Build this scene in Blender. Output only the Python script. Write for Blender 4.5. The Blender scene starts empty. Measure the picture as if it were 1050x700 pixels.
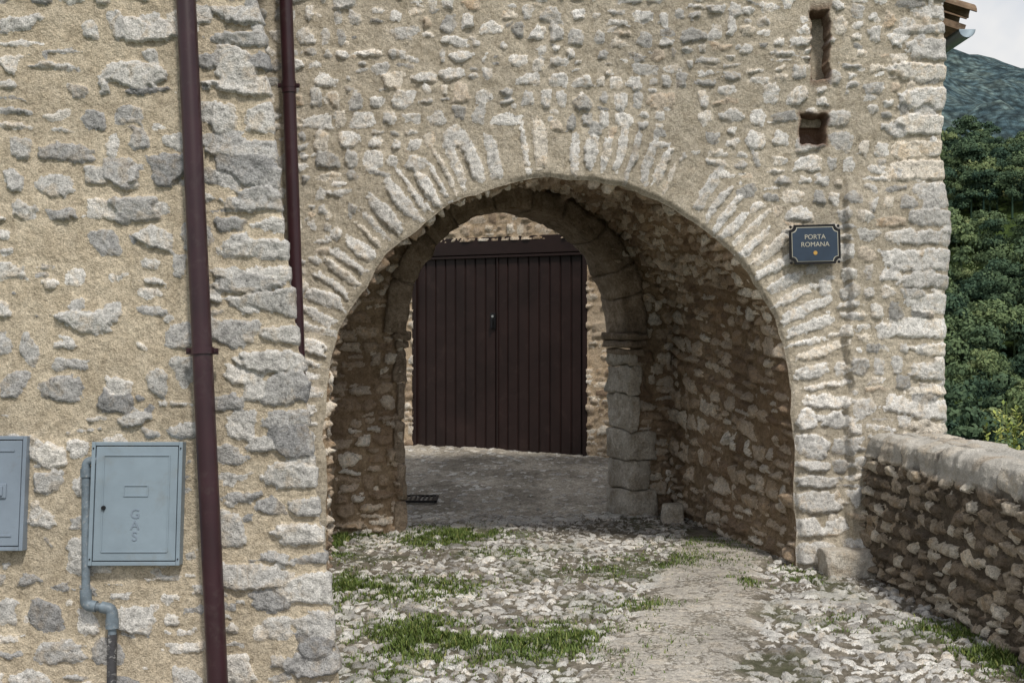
import bpy, math, random, bmesh
import numpy as np
from mathutils import Vector, Matrix, noise as mnoise
rng=np.random.default_rng(7); random.seed(7)
F=1167.; CX=525.; CY=350.; CZ=1.6
def P(px,py,d): return Vector(((px-CX)*d/F, d, CZ-(py-CY)*d/F))
U=random.uniform
scene=bpy.context.scene
COL=scene.collection

# ------------------------------------------------------------------ noise
_lat=rng.random((256,256))
def vn(x,y,seed=0):
    x=np.asarray(x,float)+seed*17.31+100; y=np.asarray(y,float)+seed*9.17+100
    xi=np.floor(x).astype(np.int64); yi=np.floor(y).astype(np.int64)
    xf=x-xi; yf=y-yi
    xf=xf*xf*(3-2*xf); yf=yf*yf*(3-2*yf)
    a=_lat[xi&255,yi&255]; b=_lat[(xi+1)&255,yi&255]; c=_lat[xi&255,(yi+1)&255]; d=_lat[(xi+1)&255,(yi+1)&255]
    return (a*(1-xf)+b*xf)*(1-yf)+(c*(1-xf)+d*xf)*yf
def fbm(x,y,o=4,seed=0):
    s=0;a=1.;n=0
    x,y=np.broadcast_arrays(np.asarray(x,float),np.asarray(y,float))
    for i in range(o):
        s=s+a*vn(x*2**i,y*2**i,seed+i*3); n+=a; a*=.5
    return s/n
def sm(x,a,b):
    t=np.clip((x-a)/(b-a),0,1); return t*t*(3-2*t)

# ------------------------------------------------------------------ nodes
class NT:
    def __init__(s,name,rough=.9,spec=.3):
        s.mat=bpy.data.materials.new(name); s.mat.use_nodes=True
        s.t=s.mat.node_tree; s.b=s.t.nodes['Principled BSDF']
        s.b.inputs['Roughness'].default_value=rough
        s.b.inputs['Specular IOR Level'].default_value=spec
        s.tc=s.t.nodes.new('ShaderNodeTexCoord')
    def n(s,k,**kw):
        nd=s.t.nodes.new(k)
        for a,b in kw.items(): setattr(nd,a,b)
        return nd
    def l(s,a,b): s.t.links.new(a,b)
    def noise(s,scale,detail=4,rough=.55,dist=0,vec=None):
        nd=s.n('ShaderNodeTexNoise'); nd.inputs['Scale'].default_value=scale; nd.inputs['Detail'].default_value=detail
        nd.inputs['Roughness'].default_value=rough; nd.inputs['Distortion'].default_value=dist
        s.l(vec or s.tc.outputs['Object'],nd.inputs['Vector']); return nd.outputs['Fac']
    def ramp(s,fac,stops):
        nd=s.n('ShaderNodeValToRGB'); e=nd.color_ramp.elements
        while len(e)<len(stops): e.new(.5)
        for el,(p,c) in zip(e,stops):
            el.position=p
            if not hasattr(c,'__len__'): c=(c,c,c)
            el.color=(*c,1)
        s.l(fac,nd.inputs[0]); return nd.outputs[0]
    def mix(s,f,a,b,mode='MIX'):
        nd=s.n('ShaderNodeMix',data_type='RGBA',blend_type=mode)
        for i,v in ((0,f),(6,a),(7,b)):
            if hasattr(v,'is_linked'): s.l(v,nd.inputs[i])
            elif i==0: nd.inputs[0].default_value=v
            else: nd.inputs[i].default_value=(*v,1) if hasattr(v,'__len__') else (v,v,v,1)
        return nd.outputs[2]
    def math(s,op,a,b=0.):
        nd=s.n('ShaderNodeMath',operation=op)
        for i,v in ((0,a),(1,b)):
            if hasattr(v,'is_linked'): s.l(v,nd.inputs[i])
            else: nd.inputs[i].default_value=v
        return nd.outputs[0]
    def bump(s,h,strength,dist):
        nd=s.n('ShaderNodeBump'); nd.inputs['Strength'].default_value=strength; nd.inputs['Distance'].default_value=dist
        s.l(h,nd.inputs['Height']); 
        s.l(nd.outputs[0],s.b.inputs['Normal'])
    def base(s,c):
        if hasattr(c,'is_linked'): s.l(c,s.b.inputs['Base Color'])
        else: s.b.inputs['Base Color'].default_value=(*c,1)

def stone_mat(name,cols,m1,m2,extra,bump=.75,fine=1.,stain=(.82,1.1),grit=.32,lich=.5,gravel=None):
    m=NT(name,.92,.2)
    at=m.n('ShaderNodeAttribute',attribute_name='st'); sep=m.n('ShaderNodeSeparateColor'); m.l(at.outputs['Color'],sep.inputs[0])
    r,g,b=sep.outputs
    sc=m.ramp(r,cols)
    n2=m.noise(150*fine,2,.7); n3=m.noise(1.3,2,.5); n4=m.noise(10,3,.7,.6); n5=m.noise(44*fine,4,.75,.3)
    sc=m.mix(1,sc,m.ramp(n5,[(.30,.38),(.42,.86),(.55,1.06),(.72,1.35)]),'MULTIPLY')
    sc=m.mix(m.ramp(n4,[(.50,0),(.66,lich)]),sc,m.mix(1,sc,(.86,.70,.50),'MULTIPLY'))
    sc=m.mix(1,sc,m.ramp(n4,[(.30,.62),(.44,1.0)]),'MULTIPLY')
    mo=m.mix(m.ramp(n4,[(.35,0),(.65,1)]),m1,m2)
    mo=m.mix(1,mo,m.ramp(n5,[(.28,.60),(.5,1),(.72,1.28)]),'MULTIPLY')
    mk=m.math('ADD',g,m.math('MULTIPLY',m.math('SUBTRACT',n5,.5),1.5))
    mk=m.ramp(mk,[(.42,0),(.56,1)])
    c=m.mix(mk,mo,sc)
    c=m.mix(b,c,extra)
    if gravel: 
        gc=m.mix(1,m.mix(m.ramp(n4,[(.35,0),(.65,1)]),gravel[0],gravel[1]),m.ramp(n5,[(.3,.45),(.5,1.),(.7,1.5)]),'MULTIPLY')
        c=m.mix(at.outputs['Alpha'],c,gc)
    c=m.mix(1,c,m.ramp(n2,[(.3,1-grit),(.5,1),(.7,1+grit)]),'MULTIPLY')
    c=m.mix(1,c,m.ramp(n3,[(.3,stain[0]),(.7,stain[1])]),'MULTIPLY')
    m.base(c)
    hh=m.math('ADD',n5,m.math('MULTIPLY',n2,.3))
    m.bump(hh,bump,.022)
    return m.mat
def simple(name,c,rough=.6,spec=.4,metal=0,var=.25,scale=8,bump=.0,bs=60,dirt=None):
    m=NT(name,rough,spec); m.b.inputs['Metallic'].default_value=metal
    n=m.noise(scale,4,.6)
    col=m.mix(1,c,m.ramp(n,[(.3,1-var),(.7,1+var)]),'MULTIPLY')
    if dirt: col=m.mix(m.ramp(m.noise(scale*2.3,6,.7,.5),[(.55,0),(.72,dirt[1])]),col,dirt[0])
    m.base(col)
    if bump: m.bump(m.noise(bs,3,.6),bump,.01)
    return m.mat

# ------------------------------------------------------------------ mesh helpers
def empty(name,loc=(0,0,0)):
    e=bpy.data.objects.new(name,None); e.empty_display_size=.2; COL.objects.link(e); return e
def link(ob,parent=None):
    COL.objects.link(ob)
    if parent: ob.parent=parent
    return ob
def grid_mesh(name,pts,attr,mat,keep=None,parent=None):
    nS,nT=pts.shape[:2]
    idx=np.arange(nS*nT).reshape(nS,nT)
    q=np.stack([idx[:-1,:-1],idx[1:,:-1],idx[1:,1:],idx[:-1,1:]],-1)
    q=q[keep] if keep is not None else q.reshape(-1,4)
    used=np.unique(q); remap=np.zeros(nS*nT,np.int64); remap[used]=np.arange(len(used)); q=remap[q]
    co=pts.reshape(-1,3)[used]; at=attr.reshape(-1,4)[used]
    me=bpy.data.meshes.new(name)
    me.vertices.add(len(co)); me.vertices.foreach_set('co',co.astype(np.float32).ravel())
    me.loops.add(q.size); me.loops.foreach_set('vertex_index',q.astype(np.int32).ravel())
    me.polygons.add(len(q)); me.polygons.foreach_set('loop_start',np.arange(0,q.size,4,dtype=np.int32))
    me.polygons.foreach_set('use_smooth',np.ones(len(q),bool))
    me.update(calc_edges=True)
    a=me.attributes.new('st','FLOAT_COLOR','POINT'); a.data.foreach_set('color',at.astype(np.float32).ravel())
    me.materials.append(mat); me.validate()
    return link(bpy.data.objects.new(name,me),parent)
def raw_mesh(name,co,faces,mat,parent=None,smooth=False,attr=None):
    me=bpy.data.meshes.new(name); n=faces.shape[1]
    me.vertices.add(len(co)); me.vertices.foreach_set('co',co.astype(np.float32).ravel())
    me.loops.add(faces.size); me.loops.foreach_set('vertex_index',faces.astype(np.int32).ravel())
    me.polygons.add(len(faces)); me.polygons.foreach_set('loop_start',np.arange(0,faces.size,n,dtype=np.int32))
    if smooth: me.polygons.foreach_set('use_smooth',np.ones(len(faces),bool))
    me.update(calc_edges=True)
    if attr is not None:
        a=me.attributes.new('st','FLOAT_COLOR','POINT'); a.data.foreach_set('color',attr.astype(np.float32).ravel())
    me.materials.append(mat); 
    return link(bpy.data.objects.new(name,me),parent)
def bm_obj(name,bm,mat,parent=None,smooth=False):
    me=bpy.data.meshes.new(name); bm.normal_update(); bm.to_mesh(me); bm.free(); me.materials.append(mat)
    if smooth:
        for p in me.polygons: p.use_smooth=True
    return link(bpy.data.objects.new(name,me),parent)
def roughen(bm,cuts=4,amp=.012,fr=9.):
    bmesh.ops.subdivide_edges(bm,edges=[e for e in bm.edges if e.calc_length()>.05],cuts=cuts,use_grid_fill=True)
    for v in bm.verts:
        c=v.co.copy()
        v.co=c+mnoise.noise_vector(c*fr)*amp+mnoise.noise_vector(c*fr*3.1)*amp*.5
def add_box(bm,c,s,M=None,bev=0,jit=0):
    vs=[]
    for dz in(-.5,.5):
        for dx,dy in((-.5,-.5),(.5,-.5),(.5,.5),(-.5,.5)):
            v=Vector((dx*s[0]+U(-jit,jit),dy*s[1]+U(-jit,jit),dz*s[2]+U(-jit,jit)))+Vector(c)
            vs.append(bm.verts.new(M@v if M else v))
    return box_faces(bm,vs,bev)
def box_faces(bm,vs,bev=0):
    fs=[bm.faces.new([vs[i] for i in f]) for f in((3,2,1,0),(4,5,6,7),(0,1,5,4),(1,2,6,5),(2,3,7,6),(3,0,4,7))]
    if bev:
        es=list({e for f in fs for e in f.edges})
        bmesh.ops.bevel(bm,geom=es,offset=bev,segments=2,profile=.6,affect='EDGES')
def box(name,c,s,mat,parent=None,M=None,bev=0):
    bm=bmesh.new(); add_box(bm,c,s,M,bev); return bm_obj(name,bm,mat,parent)
def tube(name,pts,r,mat,parent=None,res=24):
    cu=bpy.data.curves.new(name,'CURVE'); cu.dimensions='3D'; sp=cu.splines.new('POLY'); sp.points.add(len(pts)-1)
    for p,q in zip(sp.points,pts): p.co=(*q,1)
    cu.bevel_depth=r; cu.bevel_resolution=res//4; cu.use_fill_caps=True
    tmp=bpy.data.objects.new(name+'_c',cu); COL.objects.link(tmp)
    dg=bpy.context.evaluated_depsgraph_get(); me=bpy.data.meshes.new_from_object(tmp.evaluated_get(dg))
    bpy.data.objects.remove(tmp)
    me.name=name; me.materials.clear(); me.materials.append(mat)
    for p in me.polygons: p.use_smooth=True
    return link(bpy.data.objects.new(name,me),parent)
def text(name,s,size,M,mat,parent=None,ext=.001):
    cu=bpy.data.curves.new(name,'FONT'); cu.body=s; cu.size=size; cu.align_x='CENTER'; cu.align_y='CENTER'; cu.extrude=ext
    tmp=bpy.data.objects.new(name+'_c',cu); COL.objects.link(tmp)
    dg=bpy.context.evaluated_depsgraph_get(); me=bpy.data.meshes.new_from_object(tmp.evaluated_get(dg))
    bpy.data.objects.remove(tmp); me.transform(M); me.materials.clear(); me.materials.append(mat)
    return link(bpy.data.objects.new(name,me),parent)

# ------------------------------------------------------------------ stones
def raster(S,T,stones,seed=0,warp=.016,rough=.012,mort=.012,esoft=.013,sr=.018):
    SS,TT=np.meshgrid(S,T,indexing='ij')
    WX=(fbm(SS*11,TT*11,3,seed)-.5)*warp*2; WY=(fbm(SS*11,TT*11,3,seed+11)-.5)*warp*2
    E=np.full(SS.shape,-1.); ID=np.zeros(SS.shape); HG=np.zeros(SS.shape)
    for st in stones:
        cx,cy,w,h,rot,hg=st[:6]; tone=st[6] if len(st)>6 else U(0,1)
        R=.5*math.hypot(w,h)+.03
        i0,i1=np.searchsorted(S,[cx-R,cx+R]); j0,j1=np.searchsorted(T,[cy-R,cy+R])
        if i1<=i0 or j1<=j0: continue
        sl=(slice(i0,i1),slice(j0,j1))
        x=SS[sl]+WX[sl]-cx; y=TT[sl]+WY[sl]-cy
        c,s=math.cos(rot),math.sin(rot)
        u=(x*c+y*s)/(w/2); v=(-x*s+y*c)/(h/2)
        u=u*(1+U(-.25,.25)*v); v=v*(1+U(-.25,.25)*u)
        p=U(2.6,7)
        d=(np.abs(u)**p+np.abs(v)**p)**(1/p)
        for _ in range(5):
            a=U(0,6.283); c0=U(.75,1.2); d=np.maximum(d,(u*math.cos(a)+v*math.sin(a))/c0)
        e=(1-d)*min(w,h)/2
        mm=e>E[sl]
        E[sl][mm]=e[mm]; ID[sl][mm]=tone
        HG[sl][mm]=(hg*(1+U(-.6,.6)*u+U(-.6,.6)*v))[mm]
    n=fbm(SS*45,TT*45,3,seed+21)
    E2=E+(n-.5)*rough*2
    M=sm(E2,-.003,.005)
    H=np.clip(HG,.0,.1)*sm(E2,-.004,esoft)
    H=H+(fbm(SS*18,TT*18,4,seed+5)-.5)*mort*2*(1-.55*M)+(fbm(SS*26,TT*26,4,seed+8)-.5)*sr*M
    return SS,TT,H,M,ID
def courses(s0,s1,t0,t1,hr=(.08,.15),wr=(.1,.28),gap=.02,hg=(.008,.02),drop=.06,skip=None,wav=.05,seed=0,tone=None,split=.3,rj=.09):
    out=[];t=t0
    while t<t1:
        h=U(*hr); s=s0-U(0,.2)
        while s<s1:
            w=U(*wr) if U(0,1)<.6 else U(wr[0],(wr[0]+wr[1])/2)
            w=max(w,h*.75)
            cx=s+w/2; cy=t+h/2+float(vn(cx*1.6,t*.7,seed)-.5)*2*wav+U(-.1,.1)*h
            s+=w
            if U(0,1)<drop or (skip and skip(cx,cy)): continue
            tn=lambda:(tone(cx,cy) if tone else U(0,1))
            if U(0,1)<split and h>.1:
                k=U(.35,.65)
                out.append((cx+U(-.01,.01),cy-h/2+h*k/2,w-gap*U(.6,1.6),h*k-gap*.8,U(-rj,rj),U(*hg),tn()))
                out.append((cx+U(-.01,.01),cy+h/2-h*(1-k)/2,(w-gap)*U(.6,1),h*(1-k)-gap*.8,U(-rj,rj),U(*hg),tn()))
            else:
                out.append((cx+U(-.008,.008),cy+U(-.01,.01),w-gap*U(.6,1.8),h*U(.85,1.1)-gap*U(.5,1.6),U(-rj,rj),U(*hg),tn()))
        t+=h
    for _ in range(int(len(out)*.4)):
        x=U(s0,s1);y=U(t0,t1)
        if skip and skip(x,y): continue
        out.append((x,y,U(.025,.07),U(.02,.045),U(-.6,.6),U(.003,.01),U(0,1)))
    return out
def dig(SS,TT,H,X,holes):
    for (s,t,w,h,dep,col) in holes:
        d=np.maximum(np.abs(SS-s+ (vn(TT*30,SS*0,3)-.5)*.03)/(w/2),np.abs(TT-t+(vn(SS*30,TT*0,5)-.5)*.03)/(h/2))
        k=1-sm(d,.92,1.08); H[:]=H*(1-k)-dep*k
        X[:]=np.maximum(X,col*(1-sm(d,1.0,1.45)))
def pack(M,ID,X): return np.stack([ID,M,X,np.zeros_like(M)],-1)

# ------------------------------------------------------------------ materials
LIGHT=[(0,(.33,.325,.31)),(.13,(.50,.49,.47)),(.45,(.66,.645,.615)),(.75,(.78,.765,.735)),(.92,(.72,.66,.57)),(1,(.56,.47,.37))]
GREY=[(0,(.26,.262,.265)),(.3,(.41,.405,.395)),(.6,(.55,.54,.515)),(.85,(.67,.65,.615)),(1,(.74,.70,.63))]
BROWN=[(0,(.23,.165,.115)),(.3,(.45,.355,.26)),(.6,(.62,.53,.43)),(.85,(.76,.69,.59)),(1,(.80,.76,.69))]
m_main=stone_mat('gate_rubble',LIGHT,(.40,.35,.27),(.54,.485,.395),(.14,.075,.045))
m_left=stone_mat('house_rubble',GREY,(.43,.365,.27),(.55,.48,.37),(.16,.085,.05))
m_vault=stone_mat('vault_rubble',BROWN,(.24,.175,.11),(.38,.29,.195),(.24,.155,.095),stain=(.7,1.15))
m_back=stone_mat('yard_rubble',BROWN,(.46,.35,.235),(.54,.43,.31),(.56,.47,.36))
m_par=stone_mat('parapet_rubble',[(0,(.13,.105,.08)),(.3,(.27,.22,.165)),(.6,(.42,.36,.285)),(.85,(.55,.50,.42)),(1,(.63,.58,.50))],(.09,.072,.054),(.15,.125,.095),(.46,.445,.41))
m_ground=stone_mat('cobbles',[(0,(.27,.26,.245)),(.3,(.46,.45,.43)),(.7,(.66,.65,.62)),(1,(.74,.73,.70))],(.125,.11,.085),(.25,.225,.185),(.055,.075,.022),stain=(.74,1.1),gravel=((.33,.295,.245),(.53,.485,.415)))
m_dress=stone_mat('old_arch_stone',[(0,(.32,.265,.21)),(1,(.32,.265,.21))],(.43,.35,.27),(.23,.18,.13),(.1,.1,.1),bump=1.,stain=(.65,1.25))
m_pier=stone_mat('pale_pier_stone',[(0,(.45,.43,.40)),(1,(.45,.43,.40))],(.70,.66,.59),(.44,.385,.31),(.1,.1,.1),bump=1.,stain=(.7,1.15))
m_plain=m_main
m_pipe=simple('maroon_painted_metal',(.030,.0085,.0125),.38,.5,0,.25,5,.03,200,dirt=((.08,.06,.055),.35))
m_gas=simple('pale_blue_enamel',(.225,.285,.335),.45,.4,0,.12,4,.05,150,dirt=((.20,.22,.22),.5))
m_gas2=simple('grey_blue_enamel',(.20,.245,.30),.45,.4,0,.12,4,.05,150,dirt=((.15,.15,.15),.5))
m_galv=simple('weathered_grey_pipe',(.15,.19,.225),.5,.4,.1,.3,25,.1,120,dirt=((.40,.40,.38),.8))
m_pipe_dark=simple('peeling_black_pipe',(.05,.05,.055),.6,.4,0,.3,18,.2,90,dirt=((.45,.45,.44),.9))
m_door=simple('brown_painted_steel',(.022,.0115,.0105),.5,.3,0,.3,2.5,.03,60,dirt=((.055,.034,.03),.4))
m_frame=simple('brown_frame_steel',(.019,.0095,.0085),.5,.3,0,.25,3)
m_navy=simple('navy_enamel',(.028,.048,.08),.35,.5,0,.15,10)
m_white=simple('cream_enamel',(.50,.48,.40),.4,.4,0,.08,10)
m_gold=simple('ochre_enamel',(.55,.33,.08),.4,.4,0,.1,10)
m_iron=simple('black_iron',(.02,.02,.022),.5,.4,.5,.2,20)
m_steel=simple('bright_steel',(.5,.5,.5),.3,.5,.9,.1,20)
m_tile=simple('old_roof_tile',(.20,.14,.095),.9,.2,0,.45,14,.4,40,dirt=((.24,.23,.18),.8))
m_gutter=simple('zinc_gutter',(.30,.38,.44),.4,.5,.3,.15,8)
m_bluepipe=simple('blue_downpipe',(.16,.24,.38),.4,.5,0,.15,8)

# ------------------------------------------------------------------ GATEHOUSE front wall
gate=empty('stone_gatehouse')
D1=8.0; K=D1/F
AC=(574-CX)*K; AA=241*K; AB=248*K; SP=CZ-80*K
def arough(p): return 1+.022*(fbm(np.asarray(p)*6.0,0*np.asarray(p),4,41)-.5)*2
XE=3.02
S=np.concatenate([np.arange(-2.9,-2.1,.03),np.arange(-2.1,3.35,.0095),np.arange(3.35,5.6,.04)]); T=np.concatenate([np.arange(-.25,4.2,.0095),np.arange(4.2,4.95,.03)])
def skip_main(x,y):
    dx=x-AC
    if y>SP: return math.hypot(dx/(AA+.38),(y-SP)/(AB+.38))<1
    return abs(dx)<AA+.22 and dx>-AA-.1
stones=courses(-2.9,3.0,-.25,4.9,(.085,.165),(.085,.24),.030,(.006,.019),.12,skip_main,.08,2,split=.30,rj=.16)
p=-.02
while p<math.pi+.05:
    w=U(.06,.13); q=p+w/2/AA; L=U(.26,.42); rr=AA+U(.02,.05)+L/2
    if U(0,1)<.93:
        stones.append((AC+rr*math.cos(q),SP+rr*math.sin(q)*AB/AA,L,w-.022,q+U(-.06,.06),U(.008,.020),U(.35,.9)))
        if L<.31: stones.append((AC+(rr+L/2+.07)*math.cos(q),SP+(rr+L/2+.07)*math.sin(q),.10,w-.03,q,U(.006,.016)))
    p+=w/AA
t=-.25
while t<SP:
    h=U(.09,.19); w=U(.15,.36)
    stones.append((AC+AA+w/2-.0,t+h/2,w,h-.02,U(-.04,.04),U(.01,.025),U(.3,.95)))
    if w<.28: stones.append((AC+AA+w+.10,t+h/2,.17,h*.8-.02,U(-.08,.08),U(.01,.02)))
    t+=h
t=-.25
while t<4.9:
    h=U(.10,.19); w=U(.18,.46)
    stones.append((XE-w/2+.15,t+h/2,w+.3,h-.024,U(-.04,.04),U(.010,.024),U(.3,.95)))
    t+=h
SS,TT,H,M,ID=raster(S,T,stones,1,mort=.008,sr=.016)
X=np.zeros_like(H)
H=H+(fbm(SS*1.4,TT*1.4,3,70)-.5)*.05
xs=(868-CX)*K
edge=xs+(fbm(TT*7,SS*0,4,77)-.5)*.10
pr=sm(SS+(fbm(SS*14,TT*14,2,55)-.5)*.04,edge-.012,edge+.018)*(1-sm(TT,2.5,2.85))
H=H+pr*.055
H=H+.05*(1-sm(TT,.0,.5))*sm(SS,1.95,2.3)
wx=lambda px:(px-CX)*K
wz=lambda py:CZ-(py-CY)*K
dig(SS,TT,H,X,[(wx(841),wz(46),17*K,66*K,.24,.8),(wx(835),wz(132),25*K,29*K,.18,.9)])
dx=SS-AC; dz=TT-SP
up=dz>0
pang=np.where(up,np.arctan2(dz/AB,dx/AA),np.where(dx>0,dz/AA,math.pi-dz/AA))
k=arough(pang)
q=np.where(up,np.hypot(dx/(AA*k),dz/(AB*k)),np.abs(dx)/(AA*k))
sd=(q-1)*AA
out=sd>0
keep=(out[:-1,:-1]|out[1:,:-1]|out[1:,1:]|out[:-1,1:])
qq=np.maximum(q,1e-3)
Xc=np.where(out,SS,AC+dx/qq); Zc=np.where(out,TT,np.where(up,SP+dz/qq,TT))
sdc=np.clip(sd,0,1)
H=H*sm(sdc,0,.035)-.022*(1-sm(sdc,0,.045))**2
xe=XE-.025*(1-sm(TT,1.9,2.4))+(fbm(TT*6,TT*0,3,91)-.5)*.04
ov=np.clip(Xc-xe,0,None); f=sm(Xc,xe-.02,xe+.02)
px_=np.minimum(Xc,xe)+H*f; py_=D1-H*(1-f)+ov
pts=np.stack([px_,py_,Zc],-1)
grid_mesh('front_wall',pts,pack(M,ID,X),m_main,keep,gate)

# vault / passage lining
BC,BA,BSP,BBH=-.05,1.55,1.40,1.60
def ydep(x): return 9.6+.398*(x+1.003)
pm=(SP+.3)/AA
S2=np.arange(-pm*AA,(math.pi+pm)*AA,.012); T2=np.arange(0,2.5,.012)
vst=[(b_,a_,w_,h_,r_,g_,t_) for (a_,b_,w_,h_,r_,g_,t_) in courses(0,2.5,-pm*AA,(math.pi+pm)*AA,(.065,.15),(.10,.30),.022,(.02,.055),.05,None,.05,5,split=.3)]
vst=[(a_,b_,h_,w_,r_,g_,t_) for (a_,b_,w_,h_,r_,g_,t_) in vst]
SS,TT,H,M,ID=raster(S2,T2,vst,9,mort=.024,esoft=.018,sr=.022)
X=np.zeros_like(H); X+=.35*sm(fbm(SS*2,TT*2,3,12),.5,.7)
p=SS/AA; v=TT/2.5
def prof(p,c,a,sp,b,k):
    x=np.where(p<0,c+a*k,np.where(p>math.pi,c-a*k,c+a*k*np.cos(np.clip(p,0,math.pi))))
    low=np.where(p<0,-p/pm,(p-math.pi)/pm)
    z=np.where((p<0)|(p>math.pi),sp+(-.3-sp)*low,sp+b*k*np.sin(np.clip(p,0,math.pi)))
    return x,z
def z2s(z,v):
    sp=SP+(BSP-SP)*v; return -(sp-z)/(sp+.3)*pm*AA
dig(SS,TT,H,X,[(z2s(.41,.9),2.25,.20,.16,.2,.3),(z2s(.70,.42),1.05,.15,.13,.2,.3),(z2s(1.5,.5),1.3,.06,.12,.1,.2)])
fx,fz=prof(p,AC,AA,SP,AB,arough(p)); bx,bz=prof(p,BC,BA,BSP,BBH,np.ones_like(p))
x=fx*(1-v)+bx*v; z=fz*(1-v)+bz*v
y0=D1+.022; yend=ydep(bx)+.05; y=y0+(yend-y0)*v
nx=np.where((p<0),-1.,np.where(p>math.pi,1.,-np.cos(p))); nz=np.where((p<0)|(p>math.pi),0.,-np.sin(p))
Hh=(H+(fbm(SS*1.5,TT*1.5,3,33)-.5)*.09)*sm(TT,0,.06)
pts=np.stack([x+nx*Hh,y,z+nz*Hh],-1)
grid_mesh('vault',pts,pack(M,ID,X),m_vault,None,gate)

# inner arch wall (slanted plane)
cs=math.cos(math.atan(.398)); sn=math.sin(math.atan(.398))
IC=.072; IH=1.056; ISP=1.64; IHH=1.10
S3=np.arange(-1.9,1.75,.012); T3=np.arange(-.3,3.35,.012)
iw=courses(-1.9,1.75,-.3,3.4,(.07,.15),(.10,.28),.020,(.015,.045),.05,None,.05,8)
SS,TT,H,M,ID=raster(S3,T3,iw,15,mort=.02,sr=.022)
X=.35*sm(fbm(SS*2,TT*2,3,19),.45,.65)
dx=SS; dz=TT-ISP; up=dz>0
q=np.where(up,np.hypot(dx/(IH+.03),dz/(IHH+.03)),np.abs(dx)/(IH+.03)); out=q>1; qq=np.maximum(q,1e-3)
keep=(out[:-1,:-1]|out[1:,:-1]|out[1:,1:]|out[:-1,1:])
Xc=np.where(out,SS,dx/qq); Zc=np.where(out,TT,np.where(up,ISP+dz/qq,TT))
Xw=IC+Xc*cs; Yw=ydep(IC)+Xc*sn
pts=np.stack([Xw+H*sn,Yw-H*cs,Zc],-1)
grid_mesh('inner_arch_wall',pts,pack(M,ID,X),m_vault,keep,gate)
def IP(s,z,d):
    return Vector((IC+s*cs-d*sn, ydep(IC)+s*sn+d*cs, z))
bm=bmesh.new()
cuts=[0,.30,.52,.85,1.2,1.48,1.80,2.15,2.40,2.78,math.pi]
for a0,a1 in zip(cuts[:-1],cuts[1:]):
    a0+=.003; a1-=.003; w=.20+U(-.03,.03)
    f0=-.06+U(-.018,.018); j=U(-.012,.012)
    nseg=max(2,int((a1-a0)/.10))
    prev=None
    for kx in range(nseg+1):
        aa=a0+(a1-a0)*kx/nseg
        cur=[bm.verts.new(IP((IH+r)*math.cos(aa),ISP+.03+(IHH+r)*math.sin(aa),d)) for (d,r) in((f0,j),(.42,j),(.42,w),(f0,w))]
        if prev:
            for i in range(4): bm.faces.new((prev[i],prev[(i+1)%4],cur[(i+1)%4],cur[i]))
        else: bm.faces.new(cur[::-1])
        prev=cur
    bm.faces.new(prev)
bmesh.ops.bevel(bm,geom=[e for e in bm.edges if len(e.link_faces)==2 and e.calc_face_angle(0)>.9],offset=.022,segments=2,affect='EDGES')
roughen(bm,3,.030,6)
bm_obj('inner_arch_ring',bm,m_dress,gate,True)
def pier(side,blocks,bm,jit=.014):
    for (z0,z1,wi,out_,pr) in blocks:
        s0=side*(IH-wi); s1=side*(IH+out_)
        vs=[]
        for z in(z0+.004,z1-.004):
            for(s,d)in((s0,-pr),(s1,-pr),(s1,.42),(s0,.42)):
                vs.append(bm.verts.new(IP(s+U(-jit,jit),z+U(-jit,jit)*.5,d+U(-jit,jit))))
        box_faces(bm,vs,.022)
bm=bmesh.new()
R=[(-.2,.24,.005,.27,.10),(.24,.50,-.005,.20,.085),(.50,.78,.008,.26,.085),(.78,1.12,-.01,.10,.06),(1.12,1.38,.0,.13,.065),(1.38,1.52,-.005,.10,.06)]
pier(1,R,bm); roughen(bm,4,.032,7)
bm_obj('inner_arch_right_pier',bm,m_pier,gate,True)
bm=bmesh.new()
Lb=[(-.2,.25,.0,.10,.04),(.25,.58,.01,.07,.035),(.58,.95,.0,.11,.04),(.95,1.25,.0,.07,.03),(1.25,1.50,.01,.10,.04)]
pier(-1,Lb,bm); roughen(bm,4,.026,7)
bm_obj('inner_arch_left_pier',bm,m_dress,gate,True)
bm=bmesh.new()
for (z0,z1,e) in((1.47,1.54,.015),(1.54,1.61,.04),(1.61,1.68,.055)):
    pier(1,[(z0,z1,e,.13+e,.05+e)],bm); pier(-1,[(z0,z1,e*.8,.08+e*.5,.03+e*.5)],bm)
roughen(bm,3,.018,9)
bm_obj('inner_arch_imposts',bm,m_dress,gate,True)

box('core_upper',(.2,9.5,3.98),(5.6,2.7,1.70),m_plain,gate)  # unseen core boxes added behind the wall sheets to stop light leaks
box('core_right_pier',(2.58,9.55,1.2),(.84,2.6,4.2),m_plain,gate)
box('core_left_pier',(-2.35,9.55,1.2),(1.0,2.6,4.2),m_plain,gate)
box('roof_slab',(.1,9.5,4.98),(6.3,3.4,.14),m_tile,gate)

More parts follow.
